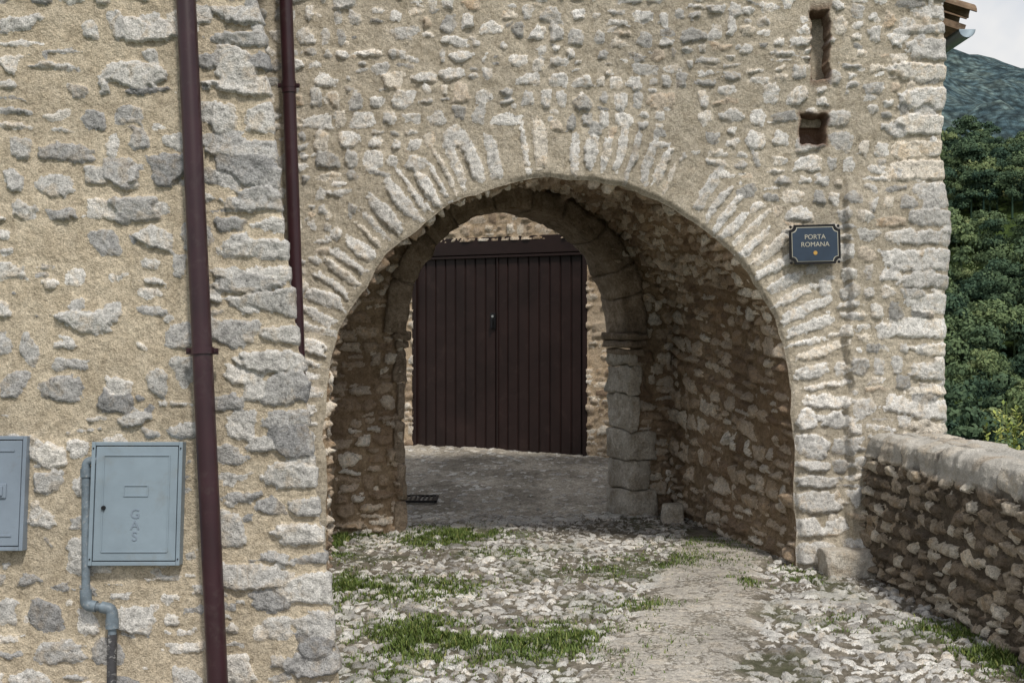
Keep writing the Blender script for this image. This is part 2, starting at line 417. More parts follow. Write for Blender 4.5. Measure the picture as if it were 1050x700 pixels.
# eave of the lower rear roof sticking out on the right
eave=empty('tiled_eave')
bm=bmesh.new()
ybs=np.arange(8.55,11.2,.19)
for yb in ybs:
    n=10
    for rr in range(3):
        x1=3.46-rr*.26; x0=x1-.34; z1=4.03+rr*.085+.02; z0=z1+.11
        ring=[]
        for (xx,zz,r) in((x1,z1,.085),(x0,z0,.07)):
            ring.append([bm.verts.new((xx,yb+math.cos(a)*r,zz+math.sin(a)*r*.9+U(-.003,.003))) for a in np.linspace(0,math.pi,n)])
            ring.append([bm.verts.new((xx,yb+math.cos(a)*(r-.015),zz+math.sin(a)*(r-.015)*.9)) for a in np.linspace(0,math.pi,n)])
        for a_,b_ in((0,2),(1,3),(0,1),(2,3)):
            for i in range(n-1): bm.faces.new((ring[a_][i],ring[a_][i+1],ring[b_][i+1],ring[b_][i]))
bm_obj('roof_tiles',bm,m_tile,eave)
M_=Matrix.Translation((3.10,9.9,4.04))@Matrix.Rotation(math.radians(18),4,'Y')
box('eave_boards',(0,0,0),(.62,2.75,.05),m_tile,eave,M_)
bm=bmesh.new(); n=12
prev=None
for yb in(8.5,11.2):
    r1=[bm.verts.new((3.40+math.cos(a)*.06,yb,3.93+math.sin(a)*.06)) for a in np.linspace(math.pi,2*math.pi,n)]
    if prev:
        for i in range(n-1): bm.faces.new((prev[i],prev[i+1],r1[i+1],r1[i]))
    else: bm.faces.new(r1)
    prev=r1
g=bm_obj('gutter',bm,m_gutter,eave,True); sl=g.modifiers.new('s','SOLIDIFY'); sl.thickness=.004
tube('downpipe',[(3.38,9.5,3.90),(3.36,9.5,3.80),(3.20,9.5,3.62),(3.195,9.5,3.4),(3.195,8.62,3.3),(3.195,8.62,-.6)],.035,m_bluepipe,eave)

# ------------------------------------------------------------------ LEFT HOUSE
house=empty('stone_house')
S4=np.concatenate([np.arange(-3.3,-.3,.03),np.arange(-.3,2.2,.0072),np.arange(2.2,2.9,.02)]); T4=np.concatenate([np.arange(-.25,3.5,.0072),np.arange(3.5,4.45,.025)])
def tone_l(x,y): return U(.2,.9) if U(0,1)<.75 else U(.0,1)
hs=courses(.28,2.9,-.25,4.4,(.10,.20),(.12,.34),.044,(.006,.018),.10,None,.07,14,tone_l,split=.30,rj=.10)
t=-.25; alt=0
while t<4.4:
    h=U(.10,.19); w=U(.14,.24) if alt else U(.22,.34); alt^=1
    hs.append((w/2-.10,t+h/2,w+.2,h-.028,U(-.03,.03),U(.010,.026),U(.1,.8)))
    if w<.25: hs.append((w+.08,t+h/2,.15,h-.04,U(-.06,.06),U(.01,.02),U(.2,.8)))
    t+=h
hs+=courses(-3.3,-.25,-.25,4.4,(.1,.2),(.2,.5),.03,(.006,.018),.1,None,.05,15,tone_l)
for (px,py,w,h,tn) in((138,20,70,28,.8),(235,62,44,46,.75),(165,170,42,40,.08),(245,168,70,40,.12),(132,215,60,32,.3),(265,198,55,26,.3),(115,175,40,36,.3),(290,398,56,40,.35),(262,590,86,28,.5),(128,70,70,30,.7),(255,290,76,22,.4),(50,465,40,30,.9),(300,450,40,36,.08),(85,330,56,26,.6),(118,410,36,28,.1),(325,660,40,34,.05)):
    d=5.45; hs.append((-.80-.143*(CZ-(py-CY)*d/F)-(px-CX)*d/F,CZ-(py-CY)*d/F,w*d/F,h*d/F,U(-.03,.03),.022,tn))
SS,TT,H,M,ID=raster(S4,T4,hs,31,mort=.007,sr=.016)
X=np.zeros_like(H)
H=H+(fbm(SS*1.3,TT*1.3,3,60)-.5)*.04
xe=-.80-.143*TT+(fbm(TT*7,TT*0,3,93)-.5)*.03; ye=5.33+.10*TT
f=sm(SS,-.03,.03)
sd_=np.clip(-SS,0,None); sf=np.clip(SS,0,None)
DX,DY=-.33,.944
pts=np.stack([xe-sf+sd_*DX+H*(1-f)*DY, ye+sd_*DY-H*f+H*(1-f)*.33, TT],-1)
grid_mesh('house_walls',pts,pack(M,ID,X),m_left,None,house)
bm=bmesh.new()
vs=[]
for z,off in((-.2,.12),(4.6,.12)):
    xe_=-.80-.143*z; ye_=5.33+.1*z
    for (a,b) in((-3.9,ye_+off),(xe_-off,ye_+off),(xe_-off-1.05,ye_+off+2.9),(-3.9,ye_+off+2.9)):
        vs.append(bm.verts.new((a,b,z)))
box_faces(bm,vs)
bm_obj('house_core',bm,m_left,house)
box('house_roof',(-2.9,7.1,4.7),(2.6,3.4,.16),m_tile,house)
def LW(px,py,off=0):
    d=5.33
    for _ in range(5): z=CZ-(py-CY)*d/F; d=5.33+.1*z-off
    return P(px,py,d)

# drainpipes
dp=empty('drainpipe')
a=LW(188,-60,.085); b=LW(226,760,.085)
tube('pipe',[a,b],.0475,m_pipe,dp,32)
def clamp(name,c,ax,r,parent,back=.1):
    ax=ax.normalized(); bm=bmesh.new(); n=32
    Mx=Matrix.Translation(c)@ax.to_track_quat('Z','Y').to_matrix().to_4x4()
    rr=[]
    for (z,r_) in((-.016,r),(-.016,r+.006),(.016,r+.006),(.016,r)):
        rr.append([bm.verts.new(Mx@Vector((math.cos(2*math.pi*i/n)*r_,math.sin(2*math.pi*i/n)*r_,z))) for i in range(n)])
    for k_ in range(4):
        A,B=rr[k_],rr[(k_+1)%4]
        for i in range(n): bm.faces.new((A[i],A[(i+1)%n],B[(i+1)%n],B[i]))
    for sx in(-1,1):
        add_box(bm,(c.x+sx*(r+.014),c.y,c.z),(.026,.012,.03)); add_box(bm,(c.x+sx*(r+.016),c.y-.010,c.z),(.010,.012,.010))
    add_box(bm,(c.x,c.y+back/2+r*.6,c.z),(.014,back,.014))
    return bm_obj(name,bm,m_pipe,parent)
ax=b-a
t_=(LW(0,360,.085).z-a.z)/(b.z-a.z); clamp('clamp',a+ax*t_,ax,.049,dp)
dp2=empty('drainpipe.001')
a2=P(291,-60,7.90); b2=P(305.5,352,7.90); b3=b2+(b2-a2)*.9
tube('pipe_b',[a2,b3],.046,m_pipe,dp2,32)
c2=a2+(b2-a2)*((88+60)/412); clamp('clamp_b',c2,b2-a2,.048,dp2)
tube('collar_b',[c2+(b2-a2).normalized()*-.03,c2+(b2-a2).normalized()*.05],.052,m_pipe,dp2,32)

# ---- gas cabinet
def cabinet(name,px0,py0,px1,py1,mat,gas=True):
    e=empty(name)
    A=LW(px0,py1,.0); B=LW(px1,py0,.0)
    w=B.x-A.x; h=B.z-A.z; cx=(A.x+B.x)/2; cz=(A.z+B.z)/2; yc=5.33+.1*cz-.030
    tilt=math.atan(.1)
    Mx=Matrix.Translation((cx,yc,cz))@Matrix.Rotation(-tilt,4,'X')@Matrix.Rotation(math.radians(1.5),4,'Z')
    t=.018
    bm=bmesh.new()
    add_box(bm,(-w/2+t/2,0,0),(t,.07,h),Mx,.003); add_box(bm,(w/2-t/2,0,0),(t,.07,h),Mx,.003)
    add_box(bm,(0,0,h/2-t/2),(w-2*t-.001,.068,t),Mx,.003); add_box(bm,(0,0,-h/2+t/2),(w-2*t-.001,.068,t),Mx,.003)
    bm_obj('frame',bm,mat,e)
    box('door_panel',(0,-.022,0),(w-2*t-.008,.02,h-2*t-.008),mat,e,Mx,.004)
    box('back',(0,.03,0),(w-.01,.01,h-.01),mat,e,Mx)
    if gas:
        bm=bmesh.new()
        a_,b_=w*.36,h*.39
        for (c,s) in(((0,-.034,b_),(2*a_,.005,.006)),((0,-.034,-b_),(2*a_,.005,.006)),((-a_,-.034,0),(.006,.0045,2*b_)),((a_,-.034,0),(.006,.0045,2*b_))):
            add_box(bm,c,s,Mx,.0015)
        for (c,s) in(((0,-.034,h*.145),(w*.26,.004,.005)),((0,-.034,h*.06),(w*.26,.004,.005)),((-w*.13,-.034,h*.1),(.005,.0045,h*.085)),((w*.13,-.034,h*.1),(.005,.0045,h*.085))):
            add_box(bm,c,s,Mx,.001)
        bm_obj('embossing',bm,mat,e)
        for i,ch in enumerate('GAS'):
            text('letter_'+ch,ch,.062,Mx@Matrix.Translation((0,-.0325,-.05-i*.052))@Matrix.Rotation(math.pi/2,4,'X'),m_gas2,e,.0025)
        bm=bmesh.new()
        bmesh.ops.create_cone(bm,cap_ends=True,segments=20,radius1=.011,radius2=.009,depth=.012,matrix=Mx@Matrix.Translation((-w*.36+.005,-.037,-.02))@Matrix.Rotation(math.pi/2,4,'X'))
        for sx in(-1,1):
            for sz in(-1,1):
                bmesh.ops.create_cone(bm,cap_ends=True,segments=12,radius1=.004,radius2=.003,depth=.006,matrix=Mx@Matrix.Translation((sx*(w/2-.009),-.037,sz*(h/2-.03)))@Matrix.Rotation(math.pi/2,4,'X'))
        bm_obj('lock_and_screws',bm,m_iron,e)
    else:
        bm=bmesh.new(); add_box(bm,(w*.2,-.036,h*.02),(.05,.008,.07),Mx,.004); add_box(bm,(w*.2,-.043,h*.02),(.02,.008,.045),Mx,.002)
        for sz in(-1,1): add_box(bm,(-w*.0,-.034,sz*h*.37),(w*.7,.005,.008),Mx,.001)
        bm_obj('latch',bm,mat,e)
    return e
cabinet('gas_meter_cabinet',95,452,191,578,m_gas,True)
cabinet('electric_meter_cabinet',-52,446,33,563,m_gas2,False)
gp=empty('gas_pipe')
q=lambda px,py,o=.05:LW(px,py,o)
def bend(pts,r=.03,n=6):
    out=[pts[0]]
    for i in range(1,len(pts)-1):
        a_,b_,c_=pts[i-1],pts[i],pts[i+1]
        u=(a_-b_).normalized()*min(r,(a_-b_).length*.45); w=(c_-b_).normalized()*min(r,(c_-b_).length*.45)
        for j in range(n+1):
            t_=j/n; out.append((b_+u)*(1-t_)**2+b_*2*t_*(1-t_)+(b_+w)*t_*t_)
    out.append(pts[-1]); return out
tube('pipe_main',bend([q(100,472),q(88,472),q(88,620),q(115,624),q(115,655)]),.0195,m_galv,gp)
tube('pipe_lower',[q(115,650),q(114,745)],.022,m_pipe_dark,gp)
tube('elbow_upper',bend([q(88,604),q(88,620),q(99,621.5)],.03),.027,m_galv,gp)
tube('elbow_lower',bend([q(104,622),q(115,624),q(115,640)],.03),.027,m_galv,gp)
tube('coupling_low',[q(115,634),q(115,644)],.030,m_galv,gp)
tube('coupling_top',[q(88,480),q(88,489)],.025,m_galv,gp)

# ------------------------------------------------------------------ street sign
sg=empty('street_name_sign')
sc=P(835.5,250.5,7.92); 
Ms=Matrix.Translation(sc)@Matrix.Rotation(math.radians(-1.5),4,'Y')
def plate(name,w,h,y,th,cut,mat):
    bm=bmesh.new(); pts_=[]
    for (sx,sz) in((1,1),(-1,1),(-1,-1),(1,-1)):
        c=Vector((sx*w/2,0,sz*h/2)); n=6
        arc=[]
        for i in range(n+1):
            a_=math.pi/2*i/n
            arc.append(Vector((c.x-sx*cut*math.cos(a_),0,c.z-sz*cut*math.sin(a_))))
        if sx*sz>0: arc.reverse()
        pts_+=arc
    f_=[bm.verts.new(Ms@Vector((v_.x,y,v_.z))) for v_ in pts_]; g_=[bm.verts.new(Ms@Vector((v_.x,y+th,v_.z))) for v_ in pts_]
    bm.faces.new(f_); bm.faces.new(g_[::-1])
    for i in range(len(f_)): bm.faces.new((f_[i],g_[i],g_[(i+1)%len(f_)],f_[(i+1)%len(f_)]))
    return bm_obj(name,bm,mat,sg)
w,h=52*K,40*K
plate('backing',w,h,-.004,.012,.036,m_iron)
plate('border',w-.034,h-.034,-.0065,.0022,.034,m_white)
plate('field',w-.043,h-.043,-.009,.0022,.034,m_navy)
RX=Matrix.Rotation(math.pi/2,4,'X')
text('word_porta','PORTA',.046,Ms@Matrix.Translation((0,-.0105,.050))@RX,m_white,sg,.0008)
text('word_romana','ROMANA',.046,Ms@Matrix.Translation((0,-.0105,-.002))@RX,m_white,sg,.0008)
bm=bmesh.new(); bmesh.ops.create_cone(bm,cap_ends=True,segments=20,radius1=.014,radius2=.014,depth=.003,matrix=Ms@Matrix.Translation((0,-.0105,-.060))@RX)
bm_obj('emblem',bm,m_gold,sg)
bm=bmesh.new()
for sx in(-1,1):
    for sz in(-1,1):
        bmesh.ops.create_uvsphere(bm,u_segments=12,v_segments=8,radius=.010,matrix=Ms@Matrix.Translation((sx*(w/2-.012),-.0,sz*(h/2-.012))))
bm_obj('fixing_bolts',bm,m_iron,sg)

# ------------------------------------------------------------------ YARD wall + garage door
def gz(x,y):
    return np.clip(y-10.7,0,None)*.06-.02*sm(-x,.3,1.5)+0*x
yw=empty('yard_wall')
DL=Vector((-1.298,15,0)); DR=Vector((.936,14,0)); dd=(DR-DL); Ld=dd.length; dd.normalize(); nn=Vector((dd.y,-dd.x,0))
S5=np.arange(-3.5,5.2,.022); T5=np.arange(-.2,3.8,.022)
ys=courses(-3.5,5.2,-.2,3.8,(.07,.16),(.10,.30),.022,(.01,.03),.12,None,.04,18)
SS,TT,H,M,ID=raster(S5,T5,ys,51,mort=.015)
X=.5*sm(fbm(SS*1.5,TT*1.5,3,14),.5,.7)
ins=(SS>.0)&(SS<Ld)&(TT<2.90); cell=ins[:-1,:-1]&ins[1:,1:]
pts=np.stack([DL.x+dd.x*SS+nn.x*(H+.03),DL.y+dd.y*SS+nn.y*(H+.03),TT],-1)
grid_mesh('rubble_face',pts,pack(M,ID,X),m_back,~cell,yw)
gd=empty('garage_door')
Md=Matrix(((dd.x,-nn.x,0,DL.x),(dd.y,-nn.y,0,DL.y),(0,0,1,0),(0,0,0,1)))
z0,z1=.17,2.93; hz=2.70
bm=bmesh.new()
def rib_panel(x0,x1,nrib):
    prof_=[]
    wr=(x1-x0)/nrib
    for i in range(nrib):
        a_=x0+i*wr
        prof_+=[(a_,.0),(a_+wr*.80,.0),(a_+wr*.84,.016),(a_+wr*.96,.016)]
    prof_.append((x1,.0))
    pv=None
    for (xx,yy) in prof_:
        cur=[bm.verts.new(Md@Vector((xx,yy,zz))) for zz in(z0+.03,hz)]
        if pv: bm.faces.new((pv[0],cur[0],cur[1],pv[1]))
        pv=cur
mid=Ld*.5
rib_panel(.06,mid-.012,8); rib_panel(mid+.012,Ld-.06,8)
bm_obj('ribbed_leaves',bm,m_door,gd)
bm=bmesh.new()
add_box(bm,(.03,0,(z0+z1)/2),(.06,.08,z1-z0),Md,.004); add_box(bm,(Ld-.03,0,(z0+z1)/2),(.06,.08,z1-z0),Md,.004)
add_box(bm,(Ld/2,0,(hz+z1)/2+.004),(Ld-.122,.07,z1-hz-.008),Md,.006)
add_box(bm,(Ld/2,-.012,hz-.02),(Ld-.13,.05,.03),Md,.003)
add_box(bm,(mid,.0,(z0+hz)/2),(.022,.03,hz-z0-.04),Md,.003)
bm_obj('frame',bm,m_frame,gd)
bm=bmesh.new(); add_box(bm,(mid-.06,-.012,1.86),(.07,.02,.20),Md,.004); add_box(bm,(mid-.06,-.04,1.83),(.022,.04,.12),Md,.006)
bm_obj('handle',bm,m_iron,gd)
bm=bmesh.new(); bmesh.ops.create_cone(bm,cap_ends=True,segments=16,radius1=.018,radius2=.016,depth=.015,matrix=Md@Matrix.Translation((mid-.06,-.028,1.92))@RX)
bm_obj('lock_cylinder',bm,m_steel,gd)
box('door_backing',(Ld/2,.2,1.5),(Ld+.3,.02,3.2),m_frame,gd,Md)

# ------------------------------------------------------------------ GROUND (paved)
S6=np.arange(-3.2,3.3,.0125); T6=np.concatenate([np.arange(3.0,4.9,.03),np.arange(4.9,10.9,.0135),np.arange(10.9,16.5,.03)])
def on_ramp(x,y):
    c=.70+(y-5.3)*.27; return abs(x-c)<.36
gs=courses(-3.2,3.3,3.0,10.6,(.045,.105),(.05,.16),.012,(.010,.030),.10,lambda x,y:on_ramp(x,y),.10,22,split=0,rj=.6)
gs+= courses(-.2,2.4,3.0,9.2,(.13,.26),(.16,.36),.010,(.003,.008),.12,lambda x,y:not on_ramp(x,y),.06,23,lambda x,y:U(.35,.75),split=.2,rj=.12)
for i in range(20):
    s_=-1.05+i*.11; g_=IP(s_,0,-.0); gs.append((g_.x,g_.y,.13,.17,.38,.02,U(.3,.9)))
gs.append((1.70,6.95,.42,.16,.1,.012,.5)); gs.append((2.12,6.95,.36,.17,.05,.012,.45)); gs.append((1.9,7.16,.5,.14,.08,.012,.55))
for _ in range(1100): gs.append((U(-1.6,2.2),U(10.2,15),U(.03,.10),U(.03,.09),U(0,3),U(.006,.018),U(0,1)))
SS,TT,H,M,ID=raster(S6,T6,gs,71,mort=.012,esoft=.012)
gn=(fbm(SS*3,TT*3,3,6)-.5)*.5
gravel=sm(TT,10.05+.40*SS+gn,10.40+.40*SS+gn)
H=H*(1-.5*gravel)+gravel*(fbm(SS*9,TT*9,4,4)-.5)*.045
ga=gravel*(1-M*.8)*(.45+.55*sm(fbm(SS*2.3,TT*2.3,4,57),.36,.58))
rampc=.70+(TT-5.3)*.27; rm=(1-sm(np.abs(SS-rampc+(fbm(SS*4,TT*4,3,16)-.5)*.25),.28,.42))*(1-sm(TT,8.9,9.6))
dirt=sm(fbm(SS*1.9,TT*1.9,4,88),.54,.64)*.7*(1-gravel)*(1-rm)
H=H-.014*dirt*M; M=M*(1-.6*dirt)
H=H*(1-.6*rm)+.02*rm; ga=np.maximum(ga,rm*.6*(.5+.5*M)); M=np.maximum(M*(1-rm*.25),rm*.46)
ID=ID*(1-rm*.5)+.5*rm*.5
def grd(px,py): d=CZ*F/(py-CY); return ((px-CX)*d/F,d)
patches=[(405,604,70,10,1.),(440,600,30,6,.6),(500,660,105,16,1.),(430,655,50,22,1.),(580,655,40,12,.9),(355,552,24,13,1.),(462,551,48,8,.9),(520,570,40,6,.3),(690,578,60,7,.35),(640,622,40,8,.5),(960,650,30,10,.5),(1015,675,40,16,.9),(985,655,25,10,.7),(820,592,14,6,.9),(765,598,14,5,.7),(350,600,14,14,.8),(720,560,40,8,.3),(880,640,40,10,.25),(560,690,80,8,.25),(600,585,60,8,.3),(400,690,30,10,.3),(350,620,10,30,.5)]
G=np.zeros_like(H)
for (px,py,rx,ry,den) in patches:
    gx,gy=grd(px,py); d=gy; rxx=rx*d/F; ryy=(CZ*F/(py-ry-CY)-CZ*F/(py+ry-CY))/2
    G=np.maximum(G,den*np.exp(-(((SS-gx)/rxx)**2+((TT-gy)/ryy)**2)*.8))
G=G*sm(fbm(SS*6,TT*6,4,44),.34,.56)
X=np.clip(G*.9+.5*sm(fbm(SS*3,TT*3,4,99),.52,.66)*(1-gravel)*(1-.8*rm),0,.9)*(1-.6*M)
pts=np.stack([SS,TT,gz(SS,TT)+H+(fbm(SS*1.1,TT*1.1,3,23)-.5)*.05*(1-sm(TT,9.5,10.5))],-1)
at=pack(M,ID,X); at[...,3]=ga
grid_mesh('cobbled_pavement',pts,at,m_ground)

def grass_mat(name,c0,c1,c2):
    m=NT(name,.6,.3); at=m.n('ShaderNodeAttribute',attribute_name='st'); sep=m.n('ShaderNodeSeparateColor'); m.l(at.outputs['Color'],sep.inputs[0])
    m.base(m.ramp(sep.outputs[0],[(0,c0),(.6,c1),(1,c2)])); 
    return m.mat
m_grass=grass_mat('grass_blades',(.045,.075,.015),(.115,.17,.035),(.27,.27,.09))
wgt=np.outer(np.gradient(S6),np.gradient(T6)).ravel()
flat=G.ravel()**1.25; flat=flat*(SS.ravel()>-2.2)
prob=flat*wgt; prob/=prob.sum(); NB=38000
ii=rng.choice(len(flat),NB,p=prob)
P0=pts.reshape(-1,3)[ii]+np.c_[rng.uniform(-.01,.01,(NB,2)),np.zeros(NB)-.004]
ang=rng.uniform(0,6.283,NB); ln=rng.uniform(.012,.044,NB)*(.6+.8*flat[ii]); wd=rng.uniform(.0018,.0045,NB); lean=rng.uniform(.2,1.1,NB)*ln
dx_,dy_=np.cos(ang),np.sin(ang)
sx_,sy_=-dy_*wd,dx_*wd
z_=np.zeros(NB)
v0=P0+np.c_[sx_,sy_,z_]; v1=P0-np.c_[sx_,sy_,z_]
mid_=P0+np.c_[dx_*lean*.35,dy_*lean*.35,ln*.6]
v2=mid_-np.c_[sx_,sy_,z_]*.8; v3=mid_+np.c_[sx_,sy_,z_]*.8
v4=P0+np.c_[dx_*lean,dy_*lean,ln]
co=np.stack([v0,v1,v2,v3,v4],1).reshape(-1,3); bI=np.arange(NB)[:,None]*5
tri=np.concatenate([bI+np.array([[0,1,2]]),bI+np.array([[0,2,3]]),bI+np.array([[3,2,4]])])
rv=np.repeat(np.clip(rng.normal(.45,.25,NB),0,1),5); att=np.stack([rv,rv,rv,np.ones_like(rv)],-1)
raw_mesh('grass',co,tri,m_grass,None,False,att)

gy=11.3; gx=-.92
bm=bmesh.new(); zg=float(gz(gx,gy))+.016
for sx in(-1,1): add_box(bm,(gx+sx*.17,gy,zg),(.03,.40,.02)); add_box(bm,(gx,gy+sx*.2,zg),(.309,.03,.02))
for i in range(7): add_box(bm,(gx-.135+i*.045,gy,zg-.003),(.016,.37,.016))
bm_obj('drain_grate',bm,m_iron)
def rock(name,c,s,mat,seed):
    bm=bmesh.new(); bmesh.ops.create_icosphere(bm,subdivisions=4,radius=1)
    for v_ in bm.verts:
        n_=mnoise.noise(v_.co*1.1+Vector((seed,0,0)))*.35+mnoise.noise(v_.co*3+Vector((seed,0,0)))*.12
        v_.co*= 1+n_
        v_.co=Vector((max(-.75,min(.75,v_.co.x))*s[0],max(-.75,min(.75,v_.co.y))*s[1],max(-.7,min(.7,v_.co.z))*s[2]))+Vector(c)
    return bm_obj(name,bm,mat,None,True)
rock('boulder',(2.33,7.83,.04),(.26,.18,.19),m_pier,3)
rock('boulder.001',(1.42,10.1,.03),(.12,.12,.19),m_pier,8)

# ------------------------------------------------------------------ PARAPET
S7=np.concatenate([np.arange(2.2,5.2,.03),np.arange(5.2,8.02,.008)])
prof_pts=[(2.44,-.12),(2.475,.50),(2.49,.88),(2.505,.925),(2.545,.95),(2.75,.962),(2.98,.95),(3.02,.92),(3.04,.86),(3.06,.3),(3.10,-1.2)]
pl=[0.]
for i in range(1,len(prof_pts)): pl.append(pl[-1]+math.dist(prof_pts[i],prof_pts[i-1]))
T7=np.concatenate([np.arange(0,1.7,.008),np.arange(1.7,pl[-1],.04)])
ps=courses(2.2,8.0,0,.90,(.045,.115),(.07,.22),.012,(.02,.05),.03,None,.04,61,split=.25,rj=.16)
s_=2.2
while s_<8.0:
    w_=U(.22,.5); ps.append((s_+w_/2,1.06,w_-.010,.32,U(-.05,.05),.035,U(.5,1))); ps.append((s_+w_/2+U(-.1,.1),1.40,w_-.010,.32,U(-.08,.08),.03,U(.5,1))); s_+=w_
ps+=courses(2.2,8.0,1.55,pl[-1],(.08,.16),(.1,.3),.015,(.02,.04),.03,None,.03,62)
SS,TT,H,M,ID=raster(S7,T7,ps,63,mort=.012,esoft=.014)
top=sm(TT,.90,.96)*(1-sm(TT,1.5,1.6))
H=H*(1-.65*top)+top*(fbm(SS*9,TT*9,4,81)-.5)*.045; X=top*(.35+.55*sm(fbm(SS*8,TT*8,3,31),.4,.6)); M=M*(1-.3*top)
H=H+(fbm(SS*2,TT*2,3,66)-.5)*.06
xp=np.interp(TT,pl,[a for a,b in prof_pts]); zp=np.interp(TT,pl,[b for a,b in prof_pts])
ex=np.interp(TT-.03,pl,[a for a,b in prof_pts]); ez=np.interp(TT-.03,pl,[b for a,b in prof_pts])
fx_=np.interp(TT+.03,pl,[a for a,b in prof_pts]); fz_=np.interp(TT+.03,pl,[b for a,b in prof_pts])
tx=fx_-ex; tz=fz_-ez; L_=np.hypot(tx,tz)+1e-9; nx=-tz/L_; nz=tx/L_
sh=.035*(8-SS)
pts=np.stack([xp+sh+nx*H,SS,zp+nz*H],-1)
grid_mesh('parapet_wall',pts,pack(M,ID,X),m_par)

# ------------------------------------------------------------------ TERRAIN
def terr(x,y):
    drop=-np.clip((x-3.6)*.62,0,27)*sm(x,3.0,5.0)
    plateau=-.30+0*x
    hill=sm(y,115,400)*88+(fbm(x*.012,y*.012,4,3)-.5)*30*sm(y,120,200)
    wt=sm(x,20,70)
    back=-26*sm(y,400,700)
    far=sm(y,700,1900)*(418-.42*(x-700))+(fbm(x*.006,y*.006,5,5)-.5)*110*sm(y,800,1300)
    far=np.clip(far,-60,700)
    z=plateau+drop+wt*(hill+back*1.5)+sm(y,700,900)*wt*far
    z=z-np.clip(-x-8,0,60)*.2
    z=z-np.clip(-y-8,0,60)*.2
    return z
def sp_(n,a,b,c0,k): 
    t_=np.linspace(-1,1,n); 
    s_=np.sinh(t_*k)/math.sinh(k); return np.where(s_<0,c0+s_*(c0-a),c0+s_*(b-c0))
tx_=sp_(300,-3000,3500,20,5.2); ty_=sp_(420,-2500,4200,60,4.6)
XX,YY=np.meshgrid(tx_,ty_,indexing='ij')
ZZ=terr(XX,YY)
m=NT('hillside',.95,.1)
geo=m.n('ShaderNodeNewGeometry'); sepx=m.n('ShaderNodeSeparateXYZ'); m.l(geo.outputs['Position'],sepx.inputs[0])
att_=m.n('ShaderNodeAttribute',attribute_name='st'); sepa=m.n('ShaderNodeSeparateColor'); m.l(att_.outputs['Color'],sepa.inputs[0])
nz1=m.noise(.022,6,.75); nz2=m.noise(.10,5,.8)
near_=m.ramp(nz2,[(.3,(.022,.040,.012)),(.6,(.06,.09,.025))])
near_=m.mix(sepa.outputs[0],near_,(.34,.35,.14))
far_=m.ramp(nz1,[(.38,(.040,.070,.085)),(.5,(.070,.110,.120)),(.62,(.125,.170,.16))])  # bluish tones paint aerial haze into the far hill's base colour
vo=m.n('ShaderNodeTexVoronoi'); vo.inputs['Scale'].default_value=.11; m.l(m.tc.outputs['Object'],vo.inputs['Vector'])
far_=m.mix(1,far_,m.ramp(vo.outputs['Distance'],[(0,1.5),(.35,1.0),(.75,.40)]),'MULTIPLY')
far_=m.mix(1,far_,m.ramp(nz2,[(.35,.55),(.5,1.),(.65,1.5)]),'MULTIPLY')
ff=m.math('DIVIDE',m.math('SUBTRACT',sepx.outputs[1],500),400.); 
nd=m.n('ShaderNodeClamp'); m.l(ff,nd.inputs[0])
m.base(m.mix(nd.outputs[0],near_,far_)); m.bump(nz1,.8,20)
at=np.zeros(XX.shape+(4,))
RR=XX/np.maximum(YY,1)
at[...,0]=(YY>296)&(YY<352)&(RR>.428)&(RR<.462)
grid_mesh('terrain',np.stack([XX,YY,ZZ],-1),at,m.mat)

def foliage(name,stops):
    m=NT(name,.8,.15); oi=m.n('ShaderNodeObjectInfo'); a=m.n('ShaderNodeAttribute',attribute_name='st'); sp=m.n('ShaderNodeSeparateColor'); m.l(a.outputs['Color'],sp.inputs[0])
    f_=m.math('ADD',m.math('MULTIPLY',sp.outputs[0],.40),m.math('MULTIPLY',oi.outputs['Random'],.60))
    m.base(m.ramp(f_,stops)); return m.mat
m_fol=foliage('forest_foliage',[(.08,(.020,.046,.034)),(.30,(.045,.082,.052)),(.55,(.090,.135,.070)),(.75,(.14,.19,.085)),(.95,(.26,.29,.13))])  # blue lifted in the darker greens, distance haze painted into the leaves
def tree_proto(name,seed,N=900,H_=9.,W_=4.):
    r=np.random.default_rng(seed); nl=9
    lobes=r.normal(0,1,(nl,3)); lobes/=np.linalg.norm(lobes,axis=1)[:,None]; lobes*=np.array([W_*.6,W_*.6,H_*.24]); lobes[:,2]+=H_*.58
    lr=r.uniform(.25,.5,nl)*W_
    li=r.integers(0,nl,N); d=r.normal(0,1,(N,3)); d/=np.linalg.norm(d,axis=1)[:,None]; d[:,2]=np.abs(d[:,2])*.9-.25*r.random(N)
    c=lobes[li]+d*(lr[li]*r.uniform(.75,1.12,N))[:,None]
    s=r.uniform(.14,.34,N)
    dn=d+r.normal(0,.35,(N,3)); dn/=np.linalg.norm(dn,axis=1)[:,None]
    a=np.cross(dn,r.normal(0,1,(N,3))); a/=np.linalg.norm(a,axis=1)[:,None]
    b=np.cross(dn,a)
    q_=np.stack([c-a*s[:,None],c-b*s[:,None]*.7,c+a*s[:,None],c+b*s[:,None]*.7],1).reshape(-1,3)
    col=np.repeat(np.clip(.15+.45*r.random(nl)[li]+.25*r.random(N)+.25*d[:,2],0,1),4)  # upward-facing leaves made lighter, crown shading painted into the tone
    n=6; ang=np.arange(n)*2*math.pi/n
    tk=np.concatenate([np.c_[np.cos(ang)*.28,np.sin(ang)*.28,np.zeros(n)-.5],np.c_[np.cos(ang)*.1,np.sin(ang)*.1,np.zeros(n)+H_*.6]])
    base=len(q_); tf=np.array([[base+i,base+(i+1)%n,base+n+(i+1)%n,base+n+i] for i in range(n)])
    fc=np.concatenate([np.arange(N*4).reshape(-1,4),tf]); col=np.concatenate([col,np.zeros(2*n)])
    return raw_mesh(name,np.concatenate([q_,tk]),fc,m_fol,None,False,np.stack([col,col,col,np.ones_like(col)],-1))
